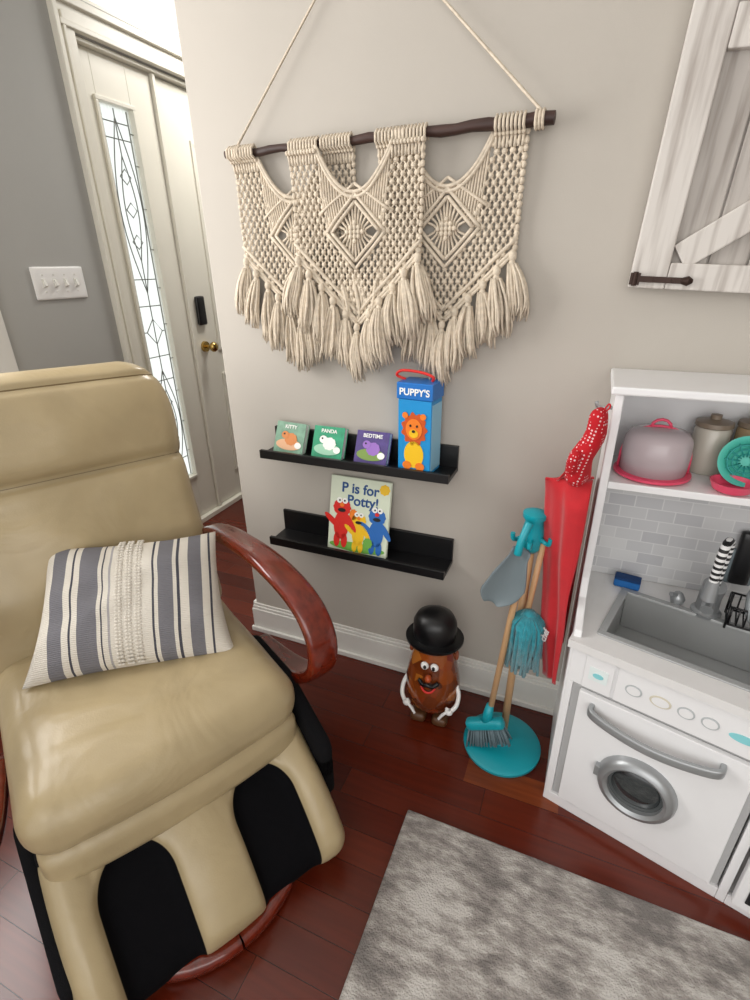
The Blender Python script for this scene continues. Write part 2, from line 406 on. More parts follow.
cl([(0,1.42),(0,1.28)]);cl([(0,1.84),(0,2.01)]);cl([(0,.31),(0,.47)]);cl([(0,.81),(0,.91)])
for zz in (1.50,1.63,1.76,.54,.64,.74): cl([(-.03,zz),(0,zz+.03),(.03,zz),(0,zz-.03),(-.03,zz)])
t.make('lead_lines',came,d)
t=MB();t.rbox((.022,.065,.15),.01,6,T=Matrix.Translation((-.018,.965,1.175)));t.make('keypad_lock',black,d,smooth=True)
t=MB();t.tube([(-.03,.965,.985),(-.015,.965,.985)],[.03,.028],20);t.tube([(-.015,.965,.985),(.02,.965,.985)],.01,12);t.ball((.035,.965,.985),(.022,.027,.027),18,12);t.make('door_knob',brass,d,smooth=True,flatang=40)
w=empty('window_2',(-2,1.15,2.45))
MB().lohi((-.06,-.689,-.109),(-.02,-.66,.149)).lohi((-.06,.67,-.109),(-.02,.699,.149)).lohi((-.061,-.689,-.1295),(-.019,.699,-.11)).make('frame',doorM,w)
s=empty('light_switch_plate',(-2,.145,1.34))
MB().rbox((.008,.225,.118),.004,6,T=Matrix.Translation((.004,0,0))).make('plate',whitep,s,smooth=True)
t=MB()
for i in range(4):
    y=-.07+i*.0465;t.box((.016,.010,.024),(.011,y,0),(0,R(-20),0)).lohi((.006,y-.008,-.017),(.0095,y+.008,.017))
    t.tube([(.007,y,.03),(.0098,y,.03)],.003,8).tube([(.007,y,-.03),(.0098,y,-.03)],.003,8)
t.make('toggles',M('switch_ivory','dcdad4',.4),s)

# ------------------------------------------------------------------ macrame
mac=empty('macrame_wall_hanging',(0,0,0))
RZ=1.661
t=MB();N=24
t.tube([(-1.000+.852*i/N,-.032+.003*math.sin(i*.9),RZ+.002*math.sin(i*1.7)) for i in range(N+1)],[.0095+.0045*(i/N)**2+.0010*math.sin(i*2.3) for i in range(N+1)],9)
t.make('rod',rodM,mac,smooth=True,flatang=50)
t=MB();ap=(-.590,-.012,2.07)
t.tube([(-.955,-.045,RZ+.005),(-.96,-.03,RZ+.018),ap,(-.18,-.03,RZ+.018),(-.175,-.045,RZ+.005)],.0035,6)
for x in (-.958,-.178):
    for k in range(3): t.tube([(x+.007*(k-1),-.032+.017*math.cos(a*math.pi/5),RZ+.017*math.sin(a*math.pi/5)) for a in range(10)],.0035,5,closed=True)
t.ball((ap[0],-.008,ap[2]),(.008,.008,.008),8,6)
t.make('hanging_cord',cream,mac,smooth=True)
def panel(name,cx,yb,seed,W=.185,dn=0):
    rnd=random.Random(seed);t=MB()
    sw=.105
    def top(x):
        a=abs(x)
        return 1.552+.108*(a/sw)**2.2 if a<sw else RZ
    def bot(x): return 1.242-dn+(.165+dn)*(abs(x)/W)
    zc=1.462;mw,mh=.086,.086
    def motif(x,z): return abs(x)/mw+abs(z-zc)/mh<1
    def upper(x,z): return z>zc and abs(x)<.065+(z-zc)*.2 and not motif(x,z)
    def ok(x,z): return abs(x)<=W-.004 and z<top(x)-.012 and z>bot(x)+.008
    dx,dz=.0185,.0150
    rows=int((1.65-1.2)/dz)
    def P(x,z,o=0):
        s_=1-.04*math.sin(max(0,(1.67-z))*5)
        return (cx+x*s_,yb+o+.003*math.sin(x*40+z*23+seed),z)
    for r in range(rows+1):
        z=1.642-r*dz;off=(r%2)*dx/2
        for c in range(-13,14):
            x=c*dx+off
            if not ok(x,z): continue
            if motif(x,z) or upper(x,z): continue
            p=P(x,z);t.ball(p,(.0077,.0060,.0068),6,4)
            for sg in (-1,1):
                x2,z2=x+sg*dx/2,z-dz
                if ok(x2,z2) and not (motif(x2,z2) or upper(x2,z2)): t.tube([p,P(x2,z2)],.0024,4,cap=False)
    k=-.10
    while k<=.10:
        zt=top(k);zb=zc+mh*(1-min(1,abs(k)/mw))
        if zt-zb>.01: t.tube([P(k,zt),P(k*.93,(zt+zb)/2,-.003),P(k*.8,zb)],.0031,4,cap=False)
        k+=.0078
    def ln(A,B,rad=.0046,o=-.004,n=6):
        t.tube([P(A[0]+(B[0]-A[0])*i/n,A[1]+(B[1]-A[1])*i/n,o) for i in range(n+1)],rad,6)
    for q in (1,.80):
        D=[(-mw*q,zc),(0,zc+mh*q),(mw*q,zc),(0,zc-mh*q)]
        for i in range(4): ln(D[i],D[(i+1)%4])
    for i in range(-6,7):
        x=i*.0105;h=mh*.8*(1-abs(x)/(mw*.8))
        if h>.008: t.tube([P(x,zc+h),P(x*.6,zc+h*.45,-.002),P(x*.5,zc,-.003),P(x*.6,zc-h*.45,-.002),P(x,zc-h)],.0032,4,cap=False)
    for i in range(-2,3):
        for j in range(-2,3):
            if abs(i)+abs(j)<3: t.ball(P(i*.0105,zc+j*.0105,-.008),(.0065,.005,.0065),6,4)
    ln((-.10,zc+.045),(-.0,zc+mh+.022),.0036);ln((.10,zc+.045),(0,zc+mh+.022),.0036)
    for o_,dz_ in ((0,0),(.011,-.011)):
        t.tube([P(-sw+2*sw*i/20,top(-sw+2*sw*i/20)+dz_-(0 if 0<i<20 else .004),-.004) for i in range(21)],.0048,6)
    x=-W+.004
    while x<=W-.004:
        if abs(x)>sw-.004:
            t.tube([(cx+x,yb-.0,RZ-.02),(cx+x,-.047,RZ-.009),(cx+x,-.047,RZ+.006),(cx+x,-.032,RZ+.0165),(cx+x,-.018,RZ+.006),(cx+x,-.018,RZ-.012)],.0036,5)
            t.ball((cx+x,yb-.012,RZ-.017),(.0052,.005,.006),6,4)
            t.tube([(cx+x,yb-.006,RZ-.017),P(x,1.618,-.003)],.0038,5)
        x+=.0086
    for sg in (-1,1):
        for i in range(0,17):
            z=1.645-i*.0155
            if z>bot(W)-.005: t.ball(P(sg*(W-.004),z),(.0062,.006,.008),6,4)
    for q,zz in enumerate((.0,.010,.032)):
        for sg in (-1,1):
            t.tube([P(sg*W*i/12,bot(W*i/12)+zz,-.003) for i in range(13)],.005,6)
    nt_=11
    for i in range(nt_):
        u=-1+2*i/(nt_-1);x=u*(W-.006);z=bot(x)-.004
        p=Vector(P(x,z,-.008-.005*(i%2)))
        t.ball(p,(.0100,.0095,.013),8,6)
        t.ball(p+Vector((0,-.001,-.016)),(.0085,.0085,.010),8,5)
        ln_=.124+.022*rnd.random();tw=rnd.uniform(-.010,.010);bend=rnd.uniform(-.008,.008)
        for k in range(34):
            a=rnd.random()*6.28;rr=.0195*math.sqrt(rnd.random())
            ox,oy=math.cos(a)*rr,math.sin(a)*rr*.8
            L=ln_*(.88+.17*rnd.random());sp=u*.026+rnd.uniform(-.004,.004)+tw
            P0=p+Vector((ox*.3,oy*.3,-.016))
            pts=[];ph=rnd.random()*6
            for s_ in range(7):
                q=s_/6
                wob=.0030*math.sin(q*9+ph)*q+bend*math.sin(q*3.1)
                fl_=.25+1.0*math.sin(min(1,q*1.5)*math.pi/2)*(1-.25*q)
                pts.append((P0.x+ox*fl_+sp*q+wob,min(-.003,P0.y+oy*fl_-.004*math.sin(q*3)),P0.z-L*q))
            t.tube(pts,[.0034,.004,.0042,.0042,.004,.0032,.0014],4)
    return t.make(name,cream,mac,smooth=True)
panel('panel_side_a',-.804,-.018,3);panel('panel_side_b',-.378,-.020,5,W=.180);panel('panel_front',-.612,-.046,4,dn=.010)

# ------------------------------------------------------------------ shelves
def ledge(name,z0,zb,lip):
    e=empty(name,(-.632,0,z0))
    t=MB();w=.313
    t.lohi((-w,-.0995,0),(w,-.0125,.014)).lohi((-w,-.012,.0),(w,-.001,zb)).lohi((-w,-.112,0),(w,-.100,lip))
    t.make('ledge_body',black,e,bevel=.0015);return e
ledge('picture_ledge_shelf',.822,.080,.028);ledge('picture_ledge_shelf',.502,.090,.030)

def book(name,x,z,w,h,th,cov,y=-.055,lean=10,twist=0,roll=0):
    e=empty(name,(x,y,z),(R(-lean),R(roll),R(twist)))
    MB().lohi((-w/2,0,0),(w/2,.0018,h)).lohi((-w/2,th-.0018,0),(w/2,th,h)).lohi((-w/2,.0019,0),(-w/2+.002,th-.0019,h)).make('cover',cov,e,bevel=.0006)
    MB().lohi((-w/2+.0022,.0019,.002),(w/2-.002,th-.0019,h-.002)).make('pages',whitep,e)
    return e
def flatm(n_,c): return M(n_,c,.45)
b=book('potty_picture_book',-.628,.5175,.212,.250,.012,M('book_cover_cream','d9e2cc',.4,noise_amt=.06,noise_scale=14),y=-.080,lean=13.5)
text('title_a','P is for',.046,(-.0,-.001,.200),flatm('ink_blue','174a86'),b)
text('title_b','Potty!',.046,(.012,-.001,.160),flatm('ink_blue','174a86'),b)
disc('sticker',.085,.224,.017,.017,-.0002,flatm('yellow_ink','f2c21e'),b,wav=.08,k=8)
disc('meadow',.0,.018,.1,.016,-.0001,flatm('green_ink','6fae4a'),b,th=.0006)
Rk,Yk,Bk,Ok,Wk,Kk=flatm('red_ink','d7261e'),flatm('yellow_ink','f2c21e'),flatm('blue_ink','2569b8'),flatm('orange_ink','ee7f22'),flatm('white_ink','f5f5f0'),flatm('black_ink','141414')
def mup(x,z,s,c,nose,nm):
    disc(nm+'_body',x,z,.024*s,.042*s,-.0008,c,b);disc(nm+'_head',x,z+.055*s,.028*s,.026*s,-.0012,c,b,wav=.05,k=10)
    disc(nm+'_leg_1',x-.012*s,z-.045*s,.010*s,.022*s,-.0008,c,b);disc(nm+'_leg_2',x+.012*s,z-.045*s,.010*s,.022*s,-.0008,c,b)
    disc(nm+'_arm_1',x-.030*s,z+.012*s,.009*s,.032*s,-.0014,c,b,rot=.9);disc(nm+'_arm_2',x+.030*s,z+.012*s,.009*s,.032*s,-.0014,c,b,rot=.6)
    for q in (-1,1):
        disc(nm+'_eye',x+q*.009*s,z+.076*s,.009*s,.009*s,-.0018,Wk,b,n=12);disc(nm+'_pupil',x+q*.008*s,z+.076*s,.003*s,.003*s,-.003,Kk,b,n=8)
    disc(nm+'_nose',x,z+.063*s,.007*s,.006*s,-.0032,nose,b,n=12);disc(nm+'_mouth',x,z+.047*s,.013*s,.006*s,-.0028,Kk,b,n=12)
mup(-.060,.085,1.12,Rk,Ok,'red_monster');mup(.003,.062,.9,Yk,Ok,'yellow_bird');mup(.066,.075,1.05,Bk,Rk,'blue_monster');disc('orange_tuft',-.018,.128,.014,.018,-.0012,Ok,b,wav=.1)
disc('green_tuft',.040,.040,.016,.018,-.0030,flatm('green_ink','6fae4a'),b,wav=.1)
def small(name,x,c,c2,c3,txt,rot=0,roll=0):
    b=book(name,x,.838,.106,.100,.024,c,y=-.078,lean=24,twist=rot,roll=roll)
    disc('picture_ground',0,.028,.046,.018,-.0002,c2,b);disc('picture_animal',.006,.046,.022,.020,-.001,c3,b,wav=.06)
    disc('picture_head',-.016,.058,.013,.012,-.0018,c3,b);disc('eye',-.019,.061,.003,.003,-.003,Kk,b,n=8);disc('frame_spot',.034,.028,.012,.01,-.001,Wk,b)
    text('title',txt,.016,(0,-.001,.080),Wk,b)
    return b
small('cat_board_book',-.862,M('cover_mint','7fa58e',.45,noise_amt=.25,noise_scale=40),flatm('peach','e4b48d'),flatm('orange_soft','d98a4e'),'KITTY',roll=2)
small('panda_board_book',-.722,M('cover_green','2f9a72',.45,noise_amt=.2,noise_scale=40),flatm('mint','9fd0b4'),Wk,'PANDA')
small('dino_board_book',-.574,M('cover_purple','51407f',.45,noise_amt=.2,noise_scale=40),flatm('olive','7d9a4a'),flatm('violet','9a6fc0'),'BEDTIME')
pb=empty('lion_gift_box',(-.424,-.056,.8365),(0,0,R(-6)))
blue=M('box_blue','1b8fd0',.35);navy=M('box_navy','1c6fbf',.35)
MB().lohi((-.050,-.038,0),(.050,.038,.2115)).make('carton',blue,pb,bevel=.002)
MB().lohi((-.054,-.041,.212),(.054,.041,.258)).make('lid',navy,pb,bevel=.003)
MB().lohi((.0505,-.034,.01),(.0515,.034,.20)).make('side_label',M('box_side','8fc4dd',.4),pb)
text('title',"PUPPY'S",.026,(0,-.0416,.225),Wk,pb)
t=MB();t.tube(catmull([(-.045,0,.258),(-.068,-.01,.270),(-.050,-.012,.284),(.005,-.01,.282),(.04,-.01,.272),(.035,0,.258)],5),.004,8);t.make('red_handle',Rk,pb,smooth=True)
disc('lion_mane',0,.130,.037,.045,-.0385,flatm('mane','c9541a'),pb,wav=.1,k=11,n=66);disc('lion_face',0,.130,.025,.030,-.0400,Ok,pb);disc('lion_muzzle',0,.118,.014,.012,-.0415,Yk,pb)
disc('lion_nose',0,.125,.005,.004,-.043,Kk,pb)
for q in (-1,1): disc('lion_eye',q*.010,.140,.003,.004,-.0415,Kk,pb,n=10);disc('lion_ear',q*.027,.168,.009,.009,-.04,Ok,pb,n=14)
disc('lion_body',.0,.055,.03,.040,-.0385,Yk,pb);disc('lion_paw',-.02,.022,.014,.012,-.04,Ok,pb);disc('lion_paw',.02,.022,.014,.012,-.04,Ok,pb)

# ------------------------------------------------------------------ barn door cabinet
bd=empty('barn_door_wall_cabinet',(.050,-.002,1.330),(0,R(3),0))
ww=whitewash('whitewashed_wood','a79f98','cfcac4');wp=whitewash('whitewashed_planks','8d857e','b3ada7')
t=MB();t.lohi((.001,-.026,0.001),(.619,0,.899));t.make('backing',wp,bd)
t=MB()
for i in range(7): t.lohi((.072+i*.072,-.034,.05),(.072+i*.072+.068,-.0265,.85))
t.make('planks',wp,bd,bevel=.002)
t=MB();t.lohi((0,-.052,0),(.072,-.0265,.9)).lohi((.548,-.052,0),(.62,-.0265,.9)).lohi((.0725,-.052,0),(.5475,-.0265,.052)).lohi((.0725,-.052,.405),(.5475,-.0265,.47)).lohi((.0725,-.052,.84),(.5475,-.0265,.9))
L=math.hypot(.475,.353)
t.box((L-.035,.018,.055),(.31,-.041,.2285),(0,-math.atan2(.353,.475),0))
L=math.hypot(.475,.37);t.box((L-.035,.018,.055),(.31,-.041,.655),(0,-math.atan2(.37,.475),0))
t.make('frame_and_braces',ww,bd,bevel=.003)
t=MB();t.lohi((.005,-.058,.012),(.10,-.052,.024)).lohi((.0,-.060,.006),(.020,-.0522,.030))
t.tube([(.10,-.055,.018),(.113,-.055,.018),(.122,-.055,.018)],[.006,.010,.004],10);t.tube([(.01,-.062,.004),(.01,-.062,.032)],.005,8)
for x in (.012,.05,.085): t.tube([(x,-.058,.018),(x,-.0615,.018)],.004,8)
t.make('iron_hinge',M('aged_iron','3a2a24',.5,metal=.6),bd,smooth=True,flatang=40)

# ------------------------------------------------------------------ play kitchen
K0=empty('play_kitchen',(0,0,0))
KX=.058;KR=.78;HD=-.215;HT=1.128
t=MB()
side=[(-.002,0),(-.335,0),(-.335,.565),(-.325,.59),(-.29,.60),(-.235,.625),(HD,.67),(HD,HT),(-.002,HT)]
t.prism(side,KX,KX+.018,'x')
side2=[(-.002,0),(-.45,0),(-.45,.565),(-.42,.60),(-.25,.625),(HD,.67),(HD,HT),(-.002,HT)]
t.prism(side2,KR-.018,KR,'x')
t.lohi((KX+.0185,-.010,0),(KR-.0185,-.002,HT-.0005))
t.make('side_panels_and_back',white,K0,bevel=.0025)
box('top_board',(KX-.010,HD-.014,HT+.0005),(KR+.012,-.002,HT+.018),white,K0,.004)
box('upper_shelf',(KX+.0185,HD+.008,.910),(KR-.0185,-.0105,.927),white,K0,.002)
box('backsplash',(KX+.0185,-.0145,.5755),(KR-.0185,-.0105,.909),tile_mat(),K0,0)
KO=.056
K=empty('base_cabinet',(KO,-.333,0),(0,0,R(-15.3)),K0)
KW,KD=.66,.325
t=MB()
t.lohi((.021,.0145,.02),(KW-.018,KD-.03,.034)).lohi((.42,.0145,.0345),(.438,KD-.03,.44))
t.make('inner_boards',white,K,bevel=.0025)
ctop=M('counter_white','dcdbda',.3,noise_amt=.02)
t=MB()
t.lohi((-.004,-.015,.553),(KW+.03,.055,.575)).lohi((-.004,.265,.553),(KW+.004,KD-.05,.575)).lohi((-.004,.0551,.553),(.055,.2649,.575)).lohi((.405,.0551,.553),(KW+.02,.2649,.575))
t.make('countertop',ctop,K,bevel=.0)
t=MB()
def w2(a,d_): c=math.cos(R(-15.3));s_=math.sin(R(-15.3));return (KO+a*c-d_*s_,-.333+a*s_+d_*c)
Bp=w2(-.003,KD-.0505);Cp=w2(KW,KD-.0505)
t.prism([(KX+.0185,-.265),Bp,(Bp[0],-.0108),(KX+.0185,-.0108)],.5532,.5743)
t.prism([(Bp[0]+.0003,Bp[1]),Cp,(Cp[0],-.0108),(Bp[0]+.0003,-.0108)],.5532,.5743)
t.prism([(Cp[0]+.0003,-.38),(KR-.0185,-.38),(KR-.0185,-.0108),(Cp[0]+.0003,-.0108)],.5532,.5743)
t.make('counter_infill',ctop,K0)
t=MB()
for a,b in (((.05,.05,.46),(.41,.27,.4655)),((.05,.05,.466),(.056,.27,.574)),((.404,.05,.466),(.41,.27,.574)),((.0565,.05,.466),(.4035,.056,.574)),((.0565,.264,.466),(.4035,.27,.574))): t.lohi(a,b)
for a,b in (((.042,.042,.5752),(.418,.06,.580)),((.042,.26,.5752),(.418,.278,.580)),((.042,.0601,.5752),(.06,.2599,.580)),((.40,.0601,.5752),(.418,.2599,.580))): t.lohi(a,b)
t.make('sink_basin',M('sink_grey','a8aaaa',.35,metal=.3),K,bevel=.002)
t=MB()
t.lohi((.0,0,.0),(.4195,.012,.035)).lohi((.0,0,.445),(.4195,.012,.5525)).lohi((.4385,.0,.445),(KW,.012,.5525)).lohi((.4385,.0,0),(KW,.012,.035)).lohi((.42,0,0),(.438,.012,.5525)).lohi((0,0,.0355),(.02,.012,.4445))
t.make('front_rails',white,K,bevel=.0015)
t=MB();t.lohi((.04,-.008,.045),(.40,.006,.435)).lohi((.04,-.004,.447),(.105,-.0005,.545)).lohi((.112,-.004,.447),(.40,-.0005,.545));t.make('washer_door_panel',white,K,bevel=.003)
box('door_gap',(.0205,.008,.036),(.416,.014,.444),M('gap_grey','b4b4b4',.8),K,.0)
t=MB();hp=catmull([(.075,-.006,.402),(.08,-.03,.400),(.14,-.042,.392),(.21,-.046,.388),(.28,-.042,.392),(.34,-.03,.400),(.345,-.006,.402)],6)
t.band([Vector(p) for p in hp],(0,0,1),.024,.012);t.make('door_handle',silver,K,smooth=True,flatang=50)
def yring(t,cx,cz,prof,n=40,mi=0):
    T=Matrix.Translation((cx,0,cz))@Matrix.Rotation(R(90),4,'X')
    t.lathe(prof,n,T=T,mi=mi)
t=MB();yring(t,.207,.222,[(.062,.004),(.062,.028),(.070,.034),(.082,.030),(.088,.018),(.090,.006)]);t.lohi((.112,-.024,.212),(.132,-.008,.242));t.make('washer_ring',silver,K,smooth=True,flatang=50)
t=MB();yring(t,.207,.222,[(.064,.008),(.05,.018),(.025,.024),(.004,.026)]);t.make('washer_glass',M('dark_glass','2c3234',.08,coat=1),K,smooth=True)
t=MB();yring(t,.207,.222,[(.064,.012),(.064,.0175),(.056,.0175),(.052,.012)]);t.make('gasket',M('gasket','4b4f50',.6),K,smooth=True,flatang=40)
grey2=M('print_grey','b4b8ba',.5)
aq=M('print_aqua','86cdd3',.5)
t=MB();t.lohi((.052,-.0052,.478),(.094,-.0041,.515));t.make('dispenser_label',M('label_pale','dfe9e8',.5),K)
for i,(x,w_,c) in enumerate(((.15,.018,grey2),(.205,.022,M('label_warm','cfc8b6',.5)),(.255,.017,grey2),(.30,.017,grey2))):
    disc('dial_print_%d'%(i+1),x,.497,w_,.015,-.0041,c,K);disc('dial_print_inner_%d'%(i+1),x,.497,w_*.8,.0115,-.0054,white,K)
disc('teal_print',.36,.492,.026,.010,-.0041,aq,K);disc('teal_print_small',.073,.495,.012,.007,-.0053,aq,K)
t=MB();t.lohi((.445,-.022,.04),(.655,.006,.435));t.make('oven_door',white,K,bevel=.004)
box('oven_window',(.465,-.025,.07),(.635,-.0215,.33),M('oven_glass','15171a',.1),K,.001)
t=MB();t.tube([(.47,-.02,.39),(.475,-.05,.388),(.63,-.05,.388),(.635,-.02,.39)],.009,10);t.make('oven_handle',silver,K,smooth=True)
t=MB()
for x in (.49,.55,.61): t.tube([(x,0,.5),(x,-.025,.5)],[.02,.017],20)
t.make('oven_knobs',silver,K,smooth=True,flatang=40)
t=MB();t.lathe([(.034,.5752),(.034,.583),(.022,.59),(.020,.60)],20,(.235,.290,0))
t.tube([(.235,.290,.59),(.235,.288,.63),(.238,.275,.665)],[.026,.025,.026],14)
t.tube([(.235,.285,.625),(.235,.245,.638),(.236,.21,.63)],[.014,.012,.014],12)
t.lathe([(.014,.5752),(.018,.59),(.010,.605),(.003,.61)],16,(.170,.292,0));t.tube([(.17,.292,.60),(.155,.267,.61)],.006,8)
t.make('faucet',silver,K,smooth=True,flatang=50)
stm=bpy.data.materials.new('black_white_stripe');stm.use_nodes=True
nt=stm.node_tree;tc=nt.nodes.new('ShaderNodeTexCoord');wv=nt.nodes.new('ShaderNodeTexWave');wv.bands_direction='Z';wv.inputs['Scale'].default_value=22
rp=nt.nodes.new('ShaderNodeValToRGB');rp.color_ramp.interpolation='CONSTANT';rp.color_ramp.elements[0].color=lin('101012');rp.color_ramp.elements[1].position=.5;rp.color_ramp.elements[1].color=lin('e4e4e4')
nt.links.new(tc.outputs['Object'],wv.inputs['Vector']);nt.links.new(wv.outputs[0],rp.inputs[0]);nt.links.new(rp.outputs[0],nt.nodes['Principled BSDF'].inputs['Base Color'])
t=MB();t.tube(catmull([(.238,.276,.665),(.240,.278,.72),(.242,.282,.765),(.240,.270,.79),(.236,.245,.795),(.233,.225,.78),(.232,.22,.74),(.232,.22,.70)],6),.010,10);t.make('spring_neck',stm,K,smooth=True)
t=MB();t.tube([(.232,.22,.705),(.232,.22,.655)],[.013,.017],14);t.make('spray_head',silver,K,smooth=True,flatang=50)
se=empty('blue_sponge',(.180,-.060,.5755),(0,0,R(-8)))
MB().rbox((.065,.035,.022),.005,6,T=Matrix.Translation((0,0,.011))).make('sponge_body',M('sponge_blue','1d63a8',.9,bump=.8,bump_scale=200),se,smooth=True)
MB().rbox((.065,.035,.006),.002,4,T=Matrix.Translation((0,0,.025))).make('scrub_pad',M('scrub_navy','143a6b',.95,bump=.8,bump_scale=300),se,smooth=True)
ph=empty('toy_phone',(.430,-.030,.70))
MB().rbox((.045,.022,.15),.009,8).make('handset',black,ph,smooth=True)
MB().rbox((.062,.012,.10),.005,6,T=Matrix.Translation((0,.008,-.03))).make('cradle',greyP,ph,smooth=True)
uc=empty('dish_rack',(.445,-.150,.5805),(0,0,R(-12)))
t=MB()
for zz in (.012,.06): t.tube([(-.05,-.035,zz),(.05,-.035,zz),(.05,.035,zz),(-.05,.035,zz)],.003,6,closed=True)
for k in range(7):
    x=-.045+.015*k;t.tube([(x,-.035,.06),(x,-.035,.012),(x,.035,.012),(x,.035,.06)],.002,5)
for sx_ in (-.05,.05):
    for sy_ in (-.035,.035): t.tube([(sx_,sy_,0),(sx_,sy_,.06)],.003,6)
t.make('wire_rack',black,uc,smooth=True)
t=MB()
for k in range(3):
    T=Matrix.Translation((-.022+.022*k,0,.055))@Matrix.Rotation(R(80),4,'Y');t.lathe([(.003,0),(.028,.002),(.04,.008),(.041,.010),(.028,.005),(.003,.003)],24,T=T)
t.make('plates',M('plate_grey','9fa5a8',.3),uc,smooth=True)
# shelf items
SZ=.9275
cd=empty('cake_dome',(.168,-.122,SZ))
t=MB();t.lathe([(.074,.0),(.082,.005),(.082,.010),(.07,.012)],36);t.make('plate',pink,cd,smooth=True,flatang=40)
t=MB();t.lathe([(.070,.012),(.072,.06),(.070,.088),(.060,.104),(.03,.112),(.002,.113)],36);t.make('dome',M('dome_pearl','bfb2b6',.2,trans=.1),cd,smooth=True)
t=MB();t.tube([(.0735*math.cos(a*math.pi/16),0,.012+.104*math.sin(a*math.pi/16)**.6) for a in range(17)],.003,8);t.tube([(.02*math.cos(a*math.pi/6),0,.113+.018*math.sin(a*math.pi/6)) for a in range(7)],.0035,8);t.make('handle',pink,cd,smooth=True)
def can(name,x,y,r,h,m_):
    e=empty(name,(x,y,SZ))
    t=MB();t.lathe([(r*.9,0),(r,.006),(r,h*.85),(r*.92,h*.9)],28);t.make('jar',m_,e,smooth=True,flatang=50)
    t=MB();t.lathe([(r*.95,h*.9),(r*1.03,h*.92),(r*1.0,h),(r*.3,h+.006),(r*.3,h+.016),(.002,h+.018)],28);t.make('lid',M('lid_taupe','7f7060',.4),e,smooth=True,flatang=50)
can('storage_canister',.282,-.056,.038,.120,M('jar_cream','bdb7ab',.25,coat=.3));can('storage_canister',.362,-.052,.034,.125,M('jar_tan','a8906f',.25))
ce=empty('teal_colander',(.345,-.128,SZ+.055),(R(72),0,R(-8)),scale=(.86,.86,.86))
t=MB();t.lathe([(.012,-.03),(.035,-.026),(.052,-.008),(.058,.012),(.064,.014),(.064,.018),(.054,.016),(.046,-.004),(.03,-.02),(.01,-.024)],36)
t.make('bowl',teal2,ce,smooth=True,flatang=60)
t=MB()
for k in range(3):
    rr=.018+.012*k
    t.tube([(rr*math.cos(a*math.pi/12),rr*math.sin(a*math.pi/12),-.018+.009*k) for a in range(24)],.0018,5,closed=True)
for k in range(12):
    a=k*math.pi/6;t.tube([(.012*math.cos(a),.012*math.sin(a),-.02),(.048*math.cos(a),.048*math.sin(a),.004)],.0016,5)
t.make('grille',M('teal_dark','2c9c98',.4),ce,smooth=True)
pd=empty('pink_dish',(.318,-.178,SZ))
t=MB();t.lathe([(.022,0),(.032,.005),(.040,.024),(.043,.024),(.036,.007),(.022,.004),(.003,.004)],36);t.make('dish',pink,pd,smooth=True,flatang=50)

# apron + mitt
ap=empty('red_apron',(0,0,0))
NU,NV=90,60;v=[];f=[]
for j in range(NV+1):
    q=j/NV;z=.920-.575*q
    xl=-.058+.064*q-.006*math.sin(q*math.pi)
    for i in range(NU+1):
        u=i/NU
        if u<.55: a=u/.55;x=.044+(xl-.044)*math.sin(a*math.pi/2);y=-.262+.10*(1-math.cos(a*math.pi/2))
        else: a=(u-.55)/.45;x=xl+(.044-xl)*(1-math.cos(a*math.pi/2));y=-.162+.10*math.sin(a*math.pi/2)
        w_=(.009*math.sin(u*17+q*1.6)+.003*math.sin(u*41+q*4))*(.45+.7*q)+.008*noise.noise(Vector((u*4,q*3,0)))
        nx,ny=(-.75,-.65) if u<.55 else (-.75,.65)
        x+=w_*nx;y+=w_*ny;zz=z
        if q<.10:
            k=(1-q/.10)**1.5;y=y+(-.215-y)*k*.94
        zz+=.012*(x+.05)/.1*(1-q)**2
        if j==NV: zz+=.010*math.sin(u*9+1)
        x=min(x,.046)
        v.append((x,y,zz))
for j in range(NV):
    for i in range(NU):
        a=j*(NU+1)+i;f.append((a,a+1,a+NU+2,a+NU+1))
o=MB().add(v,f).make('apron_cloth',red,ap,smooth=True)
sm=o.modifiers.new('s','SOLIDIFY');sm.thickness=.003
t=MB()
t.band(catmull([(-.03,-.215,.918),(.000,-.215,.970),(.030,-.20,1.04),(.042,-.18,1.085)],5),(.7,.7,0),.012,.003,8)
t.band(catmull([(.035,-.215,.925),(.032,-.205,.99),(.042,-.18,1.085)],5),(.7,.7,0),.012,.003,8)
t.make('neck_strap',red,ap,smooth=True)
MB().tube(catmull([(.0575,-.18,1.09),(.03,-.182,1.09),(.024,-.182,1.102)],5),.004,8).make('hook',silver,ap,smooth=True)
text('embroidered_name','chef',.024,(.000,-.262,.50),M('thread_grey','c9c4c4',.8),ap,rot=(R(90),R(-80),R(-30)))
mt=empty('polka_dot_oven_mitt',(.020,-.238,1.012),(0,R(13),R(-20)))
def mfn(p):
    z=p.z;k=1-.30*max(0,(z+.02))/.11
    return (p.x*k+.004*math.sin(z*50),p.y*k+.004*math.sin(z*60),z)
t=MB();t.rbox((.046,.062,.185),.021,14,mfn);t.rbox((.024,.030,.060),.011,8,T=Matrix.Translation((-.005,-.034,-.03))@Matrix.Rotation(R(25),4,'X'))
t.make('mitt',dots_mat(),mt,smooth=True)
t=MB();t.tube(catmull([(0,0,.085),(.005,.0,.105),(.010,0,.10),(.005,0,.088)],4),.002,6);t.make('loop',red,mt,smooth=True)

